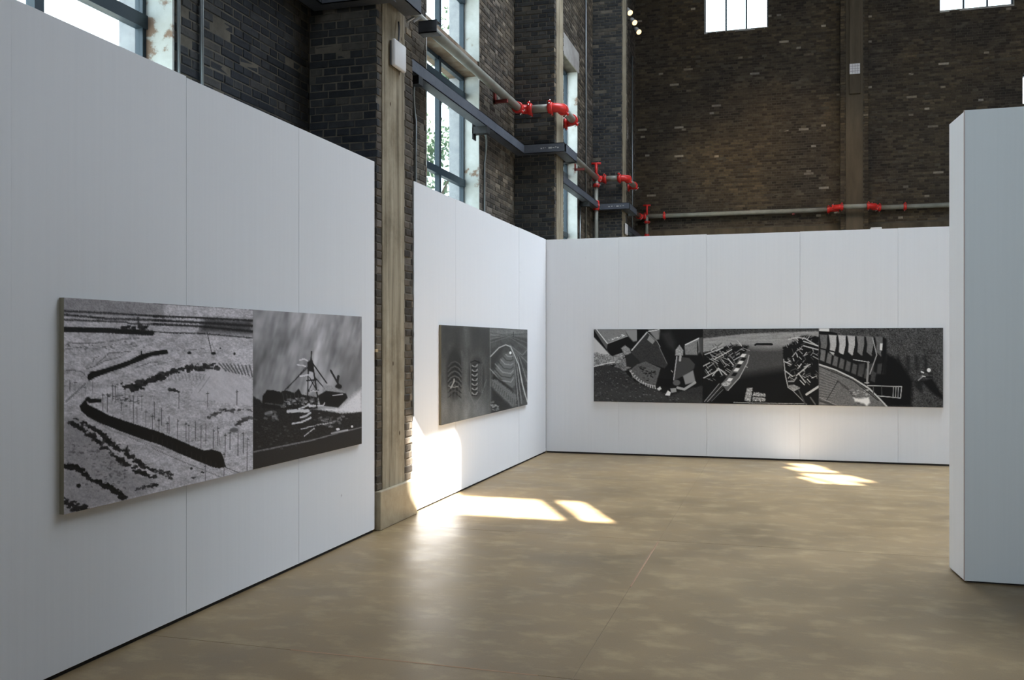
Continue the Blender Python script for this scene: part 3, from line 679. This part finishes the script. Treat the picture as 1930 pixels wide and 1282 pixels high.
a1.line([(0,640),(400,815),(880,1015)], 6, .32, .85).line([(0,610),(420,800),(900,1000)], 4, .85, .6).line([(920,885),(1110,960)], 9, .2, .8, .6, .6).line([(920,905),(1060,970)], 4, .35, .7)
for (x, t0, b0) in [(75,265,415),(105,130,350),(180,300,440),(205,230,460),(310,270,510),(420,310,530),(458,330,570),(540,300,545),(612,350,640),(672,330,580),(768,400,650),(825,370,610),(920,460,760),(980,430,660),(1082,430,740),(1150,440,710),(1200,510,940),(670,850,1060),(905,700,1000),(325,-90,140),(692,-70,120),(1065,-90,95),(15,50,265)]:
    a1.line([(x,t0),(x,b0)], 7.5, .22, .85, .5).line([(x-17,t0+20),(x+17,t0+20)], 7, .2, .8, .5)
a1.line([(825,400),(855,610)], 5, .3, .8).line([(420,545),(620,545),(700,540)], 6, .3, .6).scatter([(700,250),(900,160),(1250,170)], 40, 12, 22, .28, .8, 11).scatter([(1060,360),(1120,310),(1200,270)], 26, 22, 26, .3, .8, 12).blob(1030,415,55,28,.4)
a1.scatter([(0,900),(230,990)], 34, 24, 20, .2, .8, 13).poly([(480,1010),(560,1000),(520,1030)], .12).blob(490,895,18,16,.2).blob(635,945,26,12,.2).scatter([(0,1110),(60,1100)], 14, 10, 24, .12, .9, 14)
a1.crop(*C_)
for (x, t0, b0) in [(545,-60,150),(700,30,130),(750,60,150),(790,-40,190),(830,-30,270),(868,90,270),(965,130,310),(1040,180,340),(1115,220,370),(925,-40,140),(1138,110,300),(495,-60,130),(600,-160,20),(632,-150,40),(655,-170,20),(255,-160,0),(385,-190,-60),(300,-140,-40),(130,-200,-90),(190,-200,-90),(735,-120,40),(880,-20,60)]:
    a1.line([(x,t0),(x,b0)], 6, .28, .75, .5).line([(x-14,t0+18),(x+14,t0+18)], 6, .25, .7, .5)
a1.scatter([(560,-30),(700,-10),(900,40)], 26, 22, 14, .3, .7, 15)
a1.g = (a1.g-.12)*1.2+.09
# picture 1, right print: excavator at work under a streaked sky
a2 = Art([(477, 587), (680, 600), (682, 838), (479, 886)], 200, 180, (1, .97, 1.0)); a2.g[:] = .50
a2.g += .10*np.clip(1-np.abs(a2.x-578)/90, 0, 1); a2.grain(.07, .018, .16, 3, .25).grain(.03, .03, .08)
a2.crop(460, 570, 3.885).poly([(700,560),(860,430),(860,640),(740,640)], .38, .6, 14).poly([(570,795),(700,775),(790,700),(865,635),(865,830),(700,815)], .80, .95, 5, 2, .1)
a2.poly([(60,690),(130,730),(150,765),(300,775),(460,790),(560,795),(720,822),(870,808),(870,1060),(60,1240)], .15, 1, 1.2, 1.5, .07)
a2.poly([(60,1103),(870,922),(870,1060),(60,1240)], .17, .9, .8).line([(60,1103),(500,1015),(700,960),(870,920)], 8, .52, .8, .7, .4).line([(640,965),(760,940)], 8, .8, .7)
a2.poly([(135,780),(140,690),(170,650),(220,650),(270,665),(300,650),(370,670),(400,640),(420,680),(540,705),(540,785),(400,795)], .10, 1, .7, .8)
a2.scatter([(290,740),(520,730)], 60, 18, 10, .5, .75, 4).line([(160,745),(310,765)], 9, .36, .7, .8, 1)
for k in range(9): a2.line([(285+k*28,672+(k%3)*8),(300+k*28,770)], 5, .3, .6)
for pts, wd in (([(492,370),(487,440)],9),([(470,480),(300,650)],7),([(455,480),(318,640)],5),([(500,455),(605,600)],9),([(520,560),(590,640)],7),([(470,470),(466,700)],9),([(497,440),(538,700)],11),([(480,560),(525,640)],7),([(515,570),(470,660)],7),([(460,580),(530,575)],12),([(470,660),(545,650)],8),([(632,507),(690,610)],13),([(688,550),(682,590)],18)): a2.line(pts, wd, .13, .95, .6)
a2.poly([(462,450),(495,420),(508,480),(505,520),(465,510)], .12).blob(690,625,24,18,.1)
a2.poly([(570,660),(578,612),(640,618),(700,645),(738,668),(600,680)], .55, .9, 1, .6, .1).poly([(540,690),(600,655),(745,675),(757,706),(690,778),(560,762)], .11, 1, .7).line([(650,690),(720,680)], 8, .7)
for pts, wd in (([(408,432),(440,424),(462,436)],9),([(390,466),(425,470),(450,478)],9),([(412,550),(440,545),(475,540)],11),([(325,805),(400,800),(470,802)],24),([(415,850),(455,838),(488,815)],12),([(358,895),(420,885),(490,852)],12),([(418,935),(530,905),(640,888)],6),([(445,985),(480,955),(515,930)],7),([(405,785),(450,770),(478,752)],12),([(482,766),(520,766)],18),([(540,765),(580,762),(592,742)],8),([(485,660),(535,655)],8),([(600,790),(680,800)],8)): a2.line(pts, wd, .78, .9, .8, .8)
a2.scatter([(560,850),(620,900),(740,850)], 50, 22, 12, .5, .5, 9).scatter([(240,820),(200,850)], 12, 18, 16, .45, .6, 3).blob(688,936,14,9,.85).blob(791,916,8,8,.85).line([(68,690),(72,1230)], 5, .1, .8)
a2.scatter([(90,900),(250,1000),(400,950)], 80, 60, 8, .28, .5, 21)

a2.g = (a2.g-.13)*1.3+.11
def picture(label, axis, cuts, front, th, z0, z1, arts, names):
    mid = (cuts[0]+cuts[-1])/2
    P = empty('mounted_photograph', label, 'picture', loc=((front-th, mid, z0) if axis == 'Y' else (mid, front+th, z0)))
    for i in range(len(cuts)-1):
        a, b = cuts[i]+.001, cuts[i+1]-.001
        q = MB().box(front-th, a, z0, front-.001, b, z1) if axis == 'Y' else MB().box(a, front+.001, z0, b, front+th, z1)
        local(q.build('mounting_board', M['mount']), P)
        if axis == 'Y': arts[i].build((front, a, z1), (0, b-a, 0), (0, 0, z0-z1), P, names[i])
        else: arts[i].build((a, front, z1), (b-a, 0, 0), (0, 0, z0-z1), P, names[i])
picture('large two-part picture of a snowy quarry with trains, on the left partition', 'Y', [3.55, 5.157, 6.737], -3.215, .026, .762, 1.776, [a1, a2], ['print of a snow-covered quarry with a dark curving train', 'print of a tall excavator under streaky clouds'])

# picture 2: boot prints and a fan of spoil
b1 = Art([(831.6, 612.5), (922.8, 616), (922.8, 780), (833.3, 802.5)], 120, 190, (.97, 1, .97)); b1.g[:] = .30
b1.g += .13*np.clip((b1.y-720)/60, 0, 1) + .05*np.clip(1-np.abs(b1.x-878)/12, 0, 1); b1.grain(.1, .03, .07).grain(.8, .8, .05)
b1.crop(820, 590, 4.136).poly([(50,95),(200,100),(220,300),(120,250),(50,300)], .2, .5, 8).poly([(270,110),(425,115),(420,330),(340,280),(275,330)], .22, .6, 6)
b1.blob(152,470,62,200,.15,.8,.35).blob(322,510,62,150,.16,.75,.4)
for k in range(7):
    y = 395 + k*38; b1.line([(105,y+28),(125,y),(155,y-14),(185,y),(205,y+30)], 9, .42-.03*abs(k-3), .75, 1, .6).line([(105,y+40),(155,y),(205,y+42)], 7, .08, .7, 1)
for x in (112,135,160,185): b1.line([(x,560),(x-4,720)], 8, .36, .5, 1, .8)
b1.line([(125,590),(150,540),(150,520)], 9, .75, .8, .8).line([(110,575),(150,585),(180,575)], 8, .6, .7)
for x in (278,335,350,365): b1.line([(x,400),(x,620)], 8, .46, .6, .9, .7)
for k in range(7): y = 410+k*36; b1.line([(290,y),(305,y+14),(320,y+10),(328,y-4)], 10, .62, .8, .8, .6).line([(290,y+18),(325,y+20)], 9, .06, .8)
b1.line([(280,385),(310,372),(345,385)], 9, .08, .9).line([(265,620),(310,720),(360,650),(400,520)], 7, .5, .5, 1, 1).line([(210,300),(215,620)], 8, .42, .4, 1.5, 1)
b2 = Art([(922.8, 616), (994.2, 621), (993, 762), (922.8, 780)], 110, 160, (.97, 1, .97)); b2.g[:] = .30
b2.grain(.12, .12, .08).grain(.6, .6, .05)
b2.crop(820, 590, 4.136).poly([(425,100),(725,125),(725,190),(600,170),(425,200)], .52, .7, 5, 2, .15).poly([(430,340),(545,250),(470,410),(430,480)], .2, .8, 3)
for k in range(12):
    t = k/11; b2.line([(575+10*t,250),(610+70*t,330+20*(1-t)),(640+120*t,740-500*t*t)], 7, (.62 if k % 2 else .14), .6, 1, .8)
for k in range(6): b2.line([(560+10*k,170),(430,150+k*16)], 6, .55 if k % 2 else .15, .5, 1, .8).line([(560,170),(725,160+k*25)], 6, .5 if k % 2 else .2, .5, 1, .8)
b2.poly([(575,300),(620,370),(625,560),(595,590),(460,460),(520,350)], .42, .95, 1.5, 1)
for k in range(7): rr_ = 40+k*34; b2.line([(578-rr_*.62,300+rr_*.55),(578-rr_*.3,300+rr_*.92),(590,300+rr_*.98),(610,300+rr_*.85)], 8, .62 if k % 2 == 0 else .2, .75, 1, .8)
b2.poly([(455,480),(600,590),(640,720),(590,735),(440,560)], .12, .85, 2).poly([(440,520),(480,520),(630,640),(635,720),(600,735),(520,660),(440,570)], .46, .85, 1.5, 2, .1)
for k in range(12): b2.line([(450+k*15,535+k*13),(440+k*16,565+k*14)], 5, .22, .6)
b2.poly([(438,580),(600,740),(440,785)], .14, .8, 3).scatter([(445,700),(480,750)], 26, 14, 10, .5, .7, 3).line([(430,340),(500,268),(552,246),(590,262),(650,400),(680,560),(715,690)], 8, .8, .85, .9).blob(588,310,9,11,.95).line([(612,145),(612,185)], 5, .1)
b2.line([(429,108),(432,785)], 5, .5, .6)
picture('two-part picture with boot prints, on the partition right of the concrete pier', 'Y', [8.53, 10.10, 11.74], -3.215, .026, .757, 1.745, [b1, b2], ['print of two boot tracks in mud', 'print of a fan-shaped spoil heap'])

# picture 3: three prints on the back partition
G_, H_ = (1100, 600, 5.514), (1440, 600, 5.361)
c1_ = Art([(1119.6, 621), (1325, 621), (1325, 760), (1119.6, 757)], 240, 160); c1_.g[:] = .09
c1_.crop(*G_).poly([(100,185),(290,392),(430,355),(330,440),(100,380)], .68, 1, 1).poly([(100,350),(300,390),(440,360),(400,470),(100,510)], .48, 1, 1, 2, .3)
c1_.poly([(100,520),(250,478),(430,552),(520,640),(620,700),(760,725),(880,830),(1000,760),(1240,700),(1240,880),(100,870)], .20, 1, 1.5, 2, .06).poly([(100,700),(800,760),(1240,840),(1240,880),(100,870)], .27, .5, 10)
rg = random.Random(5)
for _ in range(420):
    x, y = rg.uniform(110, 1240), rg.uniform(540, 870)
    if y > 560 + max(0, (x-430))*.45 or x < 430: c1_.line([(x,y),(x+rg.uniform(4,14),y+2)], rg.uniform(4,8), rg.choice([.12,.42,.5,.34]), .6)
c1_.line([(100,505),(240,470),(330,455)], 10, .75, .9, .6, .5).poly([(105,115),(150,118),(252,268),(245,335),(290,395)], .34).poly([(150,118),(430,118),(462,188),(255,268)], .46, 1, .7, 0, .05).line([(138,118),(250,262)], 11, .72)
c1_.poly([(255,272),(462,192),(560,270),(420,350),(300,396)], .09).line([(258,262),(460,188)], 7, .55).scatter([(250,235),(430,180)], 40, 6, 6, .75, .7, 3)
c1_.poly([(425,118),(560,118),(580,235),(520,245),(470,190)], .5, 1, 1.5).poly([(560,118),(700,118),(560,290)], .06)
c1_.poly([(500,335),(665,145),(770,245),(880,480),(845,522),(700,470),(560,465),(450,405)], .21, 1, .8, 0, .05).line([(505,335),(665,147)], 12, .68).line([(665,147),(770,245),(800,300)], 7, .5).poly([(690,178),(748,236),(722,272),(665,226)], .5).line([(790,300),(870,470)], 9, .42, .8, 1)
c1_.poly([(670,118),(800,130),(790,220),(760,230)], .5, .9, 1.5).line([(680,140),(790,122)], 9, .75)
c1_.poly([(800,160),(880,300),(950,340),(960,250),(900,130)], .2, .8, 5)
c1_.poly([(395,315),(435,280),(485,320),(495,360),(440,390)], .5, 1, 1, 1, .15).poly([(320,500),(430,415),(520,400),(560,480),(430,552)], .42, 1, 1, 1.5, .25).poly([(440,400),(500,360),(590,450),(540,520),(450,500)], .16)
c1_.poly([(480,545),(560,480),(650,450),(805,520),(750,712),(600,680),(520,600)], .34, 1, .8, 0, .08).scatter([(600,500),(680,600),(740,560)], 50, 26, 9, .12, .8, 4)
for k in range(24):
    t = k/23; x = 495 + 250*t**1.1; y = 535 + 165*(1-(1-t)**1.8); c1_.line([(x,y),(x-18*(1-t)+6*t,y+26*t+6),], 8, .78 if k % 2 else .4, .9)
c1_.line([(490,545),(520,610),(590,665),(745,706)], 9, .62, .8, .8)
c1_.poly([(770,620),(940,640),(900,715),(780,700)], .06)
c1_.poly([(955,390),(960,330),(1000,278),(1040,335),(1035,392)], .55, 1, .8, 0, .2).poly([(1050,290),(1200,215),(1220,330),(1190,385),(1060,382)], .46, 1, 1.2, 0, .08).line([(1060,280),(1200,212)], 12, .75).line([(1185,250),(1190,380)], 12, .1).poly([(1200,210),(1240,200),(1240,400),(1200,340)], .3, .9, 1)
c1_.poly([(970,398),(1100,415),(1160,480),(1150,525),(1040,600),(940,650)], .25, 1, .8).line([(972,400),(940,640)], 11, .6).line([(1010,400),(1005,440)], 22, .6).poly([(1035,600),(1140,540),(1165,660),(1060,690)], .5, 1, 1).blob(970,670,38,30,.35)
c1_.line([(980,722),(1050,738),(1160,668)], 26, .58, 1, .7).poly([(850,800),(880,750),(910,770),(900,805)], .85).poly([(765,735),(800,708),(815,735),(790,752)], .75).poly([(905,730),(965,725),(970,765),(915,775)], .55).line([(930,560),(915,545)], 8, .6)
c2 = Art([(1325, 621), (1543, 621), (1543, 764), (1325, 760)], 250, 165); c2.g[:] = .10
c2.crop(*G_).poly([(1235,115),(2500,115),(2500,330),(1235,390)], .52, 1, 2, 0, .06).grain(.05, .5, .06)
c2.poly([(1235,112),(2500,100),(2500,140),(1700,165),(1235,215)], .24, 1, 1.5, 1, .12)
c2.poly([(1690,300),(1900,320),(2300,300),(2300,560),(1980,880),(1560,760)], .27, 1, 8, 0, .04).poly([(1600,600),(2300,500),(2300,900),(1300,900)], .07, .9, 9)
c2.line([(1785,282),(1800,275),(1960,278)], 20, .06).poly([(1240,360),(1500,290),(1720,290),(1620,470),(1440,690),(1240,880),(1150,600)], .09, 1, 1.5, 2)
rg = random.Random(8)
for _ in range(120):
    x = rg.uniform(1250, 1660); y = rg.uniform(290, 640)
    if y > 950 - x*.38 - 120 and x*1.1 + y < 2350: a = rg.choice([.5, -.55, .6, 2.2, -.4]); l = rg.uniform(20, 90); c2.line([(x,y),(x+l*math.cos(a),y-l*math.sin(a))], rg.uniform(5,9), rg.choice([.62,.45,.7,.12,.3]), .85)
for pts in ([(1240,500),(1310,465)],[(1360,430),(1540,330)],[(1340,600),(1400,520),(1440,590)],[(1400,520),(1490,590)],[(1190,610),(1250,620),(1400,540)],[(1260,380),(1450,310)],[(1500,420),(1560,490)]): c2.line(pts, 11, .7, .9)
c2.poly([(1425,690),(1500,600),(1570,500),(1640,385),(1725,370),(1715,460),(1630,600),(1560,690),(1485,755),(1460,715)], .34).line([(1720,390),(1700,470),(1620,620),(1500,750)], 9, .6)
for k, (x, y) in enumerate([(1660,390),(1660,430),(1632,462),(1612,498),(1590,538),(1568,585),(1520,640)]): c2.poly([(x-34,y+14),(x-8,y-18),(x+34,y-14),(x+10,y+18)], .85 if k % 2 == 0 else .08)
c2.poly([(1430,680),(1480,655),(1540,670),(1500,705),(1450,705)], .6, 1, .8, 0, .3)
for k in range(4): c2.line([(1255+k*16,865),(1410+k*14,680+k*10)], 7, .55 if k % 2 == 0 else .2)
c2.line([(1330,860),(1450,740)], 6, .4).poly([(1700,725),(1760,722),(1735,870),(1670,850)], .6, .9, .8, 1, .35).poly([(1765,770),(1890,780),(1890,865),(1755,860)], .55, .9, .8, 1.5, .5).line([(1760,815),(1890,820)], 10, .08)
c2.line([(1560,872),(1800,880),(2400,890)], 6, .75, .8, .6, .5)
c2.crop(*H_).line([(-10,268),(70,268)], 22, .08).poly([(195,300),(330,230),(380,180),(560,195),(560,880),(430,870),(300,750),(220,640),(195,450)], .09, 1, 1.5, 2)
for _ in range(95):
    x = rg.uniform(230, 545); y = rg.uniform(200, 640); a = rg.choice([.9, -.8, 1.9, .4, -.5]); l = rg.uniform(16, 70)
    if x + .5*y > 330: c2.line([(x,y),(x+l*math.cos(a),y-l*math.sin(a))], rg.uniform(5,10), rg.choice([.6,.42,.75,.3,.1]), .85)
for pts in ([(250,220),(340,200),(420,215),(540,285)],[(400,285),(548,325)],[(330,580),(440,490)],[(350,560),(420,650)],[(210,530),(290,590)],[(205,440),(270,470)],[(400,240),(555,290)]): c2.line(pts, 12, .68, .9)
c2.line([(200,420),(220,590),(245,700),(300,735),(360,705)], 10, .58, 1).poly([(240,680),(300,670),(365,700),(300,735)], .5, 1, .8, 0, .3).line([(250,640),(300,640),(330,600)], 14, .5).line([(430,770),(555,690)], 22, .66).line([(300,740),(430,870)], 8, .5).line([(350,720),(420,870)], 14, .25).line([(470,800),(520,870)], 14, .35)
c3 = Art([(1543, 621), (1778, 621), (1777.6, 768.5), (1543, 764)], 260, 165); c3.g[:] = .25
c3.grain(.7, .7, .16, 3).grain(.06, .06, .05); rg = random.Random(9)
c3.crop(*H_)
for _ in range(500): x, y = rg.uniform(560, 1812), rg.uniform(115, 890); c3.line([(x,y),(x+rg.uniform(3,12),y)], rg.uniform(3,7), rg.choice([.48,.4,.1]), .5)
for k in range(4): c3.line([(1360+k*90,400),(1370+k*90,520)], 34, .10, .6, 5)
c3.poly([(555,112),(660,112),(660,160),(555,140)], .75, 1, 1).poly([(555,140),(660,145),(740,160),(740,180),(555,175)], .07)
c3.poly([(900,600),(1000,560),(1220,560),(1235,370),(1330,410),(1430,520),(1500,640),(1490,890),(1235,890),(1050,690)], .05, 1, 4, 2).poly([(555,170),(1240,215),(1235,570),(900,610),(555,470)], .10)
vals = [.38,.62,.64,.62,.42,.40,.36]
for k, v_ in enumerate(vals):
    x = 560 + k*94; c3.poly([(x,172+k*4),(x+80,178+k*4),(x+82,270),(x+60,350+k*8),(x+48,385),(x+8,350),(x+14,270)], v_, 1, 1, 0, .08).line([(x+82,200),(x+82,280),(x+62,370)], 9, .06)
for k in range(9):
    x = 565 + k*64; y = 335 + k*26; c3.poly([(x+16,y-6),(x+58,y+14),(x+44,y+110),(x-4,y+92)], .40-.02*k, 1, 1, 0, .06).line([(x+2,y),(x-10,y+95)], 7, .07)
for k in range(3): x = 960+k*95; c3.poly([(x,470),(x+60,460),(x+50,570),(x-10,565)], .26, .9, 1.5)
c3.line([(560,310),(700,345),(880,410)], 14, .10).line([(1100,215),(1140,380),(1070,570)], 10, .55).line([(1215,220),(1215,380),(1190,570)], 16, .08).poly([(1175,265),(1200,265),(1195,335),(1172,330)], .75)
c3.poly([(555,478),(900,625),(1090,765),(1240,892),(555,892)], .38, 1, 1, 0, .10)
for k in range(26): c3.line([(560,520+k*14),(740-k*2,600+k*11)], 4, .2 if k % 2 else .52, .5)
c3.line([(745,640),(630,830)], 7, .16).line([(745,640),(850,720),(960,860)], 16, .2, .7, 2, 2).line([(560,800),(740,880)], 6, .6, .7).line([(560,830),(740,892)], 20, .18, .6)
c3.poly([(900,800),(960,815),(1060,800),(1070,850),(1040,892),(1010,860),(920,840)], .85, 1, 2, 1).scatter([(850,740),(1080,760)], 30, 18, 12, .55, .6, 3)
c3.line([(556,472),(720,525),(900,610),(1060,710),(1170,815),(1245,895)], 15, .66).line([(556,490),(900,632),(1160,835)], 7, .12)
c3.line([(905,425),(1065,452)], 8, .66).line([(1055,450),(1042,660)], 20, .48).line([(1020,655),(1060,655)], 10, .6).line([(1045,684),(1392,694),(1380,808),(1300,800),(1140,785)], 9, .62)
for x in (1310,1335,1360): c3.line([(x,690),(x-6,805)], 8, .55)
for x in (1105,1190): c3.line([(x,690),(x+2,780)], 8, .3)
c3.poly([(1590,640),(1700,610),(1810,790),(1810,830),(1700,760)], .06, .9, 3, 1).poly([(1520,640),(1600,620),(1600,760),(1540,720)], .08, .7, 3)
c3.line([(1590,552),(1640,548),(1700,570)], 22, .16).line([(1592,548),(1612,556)], 14, .8).line([(1600,590),(1650,600),(1690,596)], 9, .78).blob(1667,532,20,20,.82).line([(1600,600),(1560,632)], 12, .5).line([(1640,600),(1700,600)], 16, .1)
for q_ in (c1_, c2, c3): q_.g = (q_.g-.1)*1.3+.075
picture('wide black and white three-part picture with digger, boats and hull, on the back partition', 'X', [-2.54, -1.027, .471, 1.976], 12.812, .028, .747, 1.762, [c1_, c2, c3], ['print of an excavator bucket close up', 'print of a boat and wreckage on a river', 'print of a worker beside a curved hull'])

# ------------------------------------------------------------ tree outside the left windows
t = empty('garden_tree', 'leafy tree outside, seen through the tall second window', 'tree', loc=(-9.5, 22.5, -.32))
local(MB().tube([(-9.5,22.5,-.32),(-9.45,22.5,2.5),(-9.3,22.6,5),(-9.1,22.4,7.5)], [.22,.18,.13,.05], 10).tube([(-9.4,22.5,3),(-10.3,21.8,5.5)], [.1,.04], 8).tube([(-9.4,22.5,3.6),(-8.6,23.4,6)], [.09,.03], 8).build('trunk', M['bark'], smooth=True), t)
rg = random.Random(2); q = MB()
cl = [(-9.5+rg.uniform(-2.2,2.2), 22.5+rg.uniform(-2.4,2.4), rg.uniform(3.0,9.5), rg.uniform(.4,.9)) for _ in range(26)]
for _ in range(5000):
    x, y, z, r_ = rg.choice(cl); v = Vector((rg.gauss(0,1), rg.gauss(0,1), rg.gauss(0,1))).normalized()*r_*rg.random()**.4
    p = Vector((x,y,z))+v; a = Vector((rg.gauss(0,1), rg.gauss(0,1), rg.gauss(0,1))).normalized()*.09; b = a.orthogonal().normalized()*.05
    q.add([p-a, p+b, p+a, p-b], [(0,1,2,3)])
f = local(q.build('foliage', M['leaf']), t); f['kind'] = 'stuff'
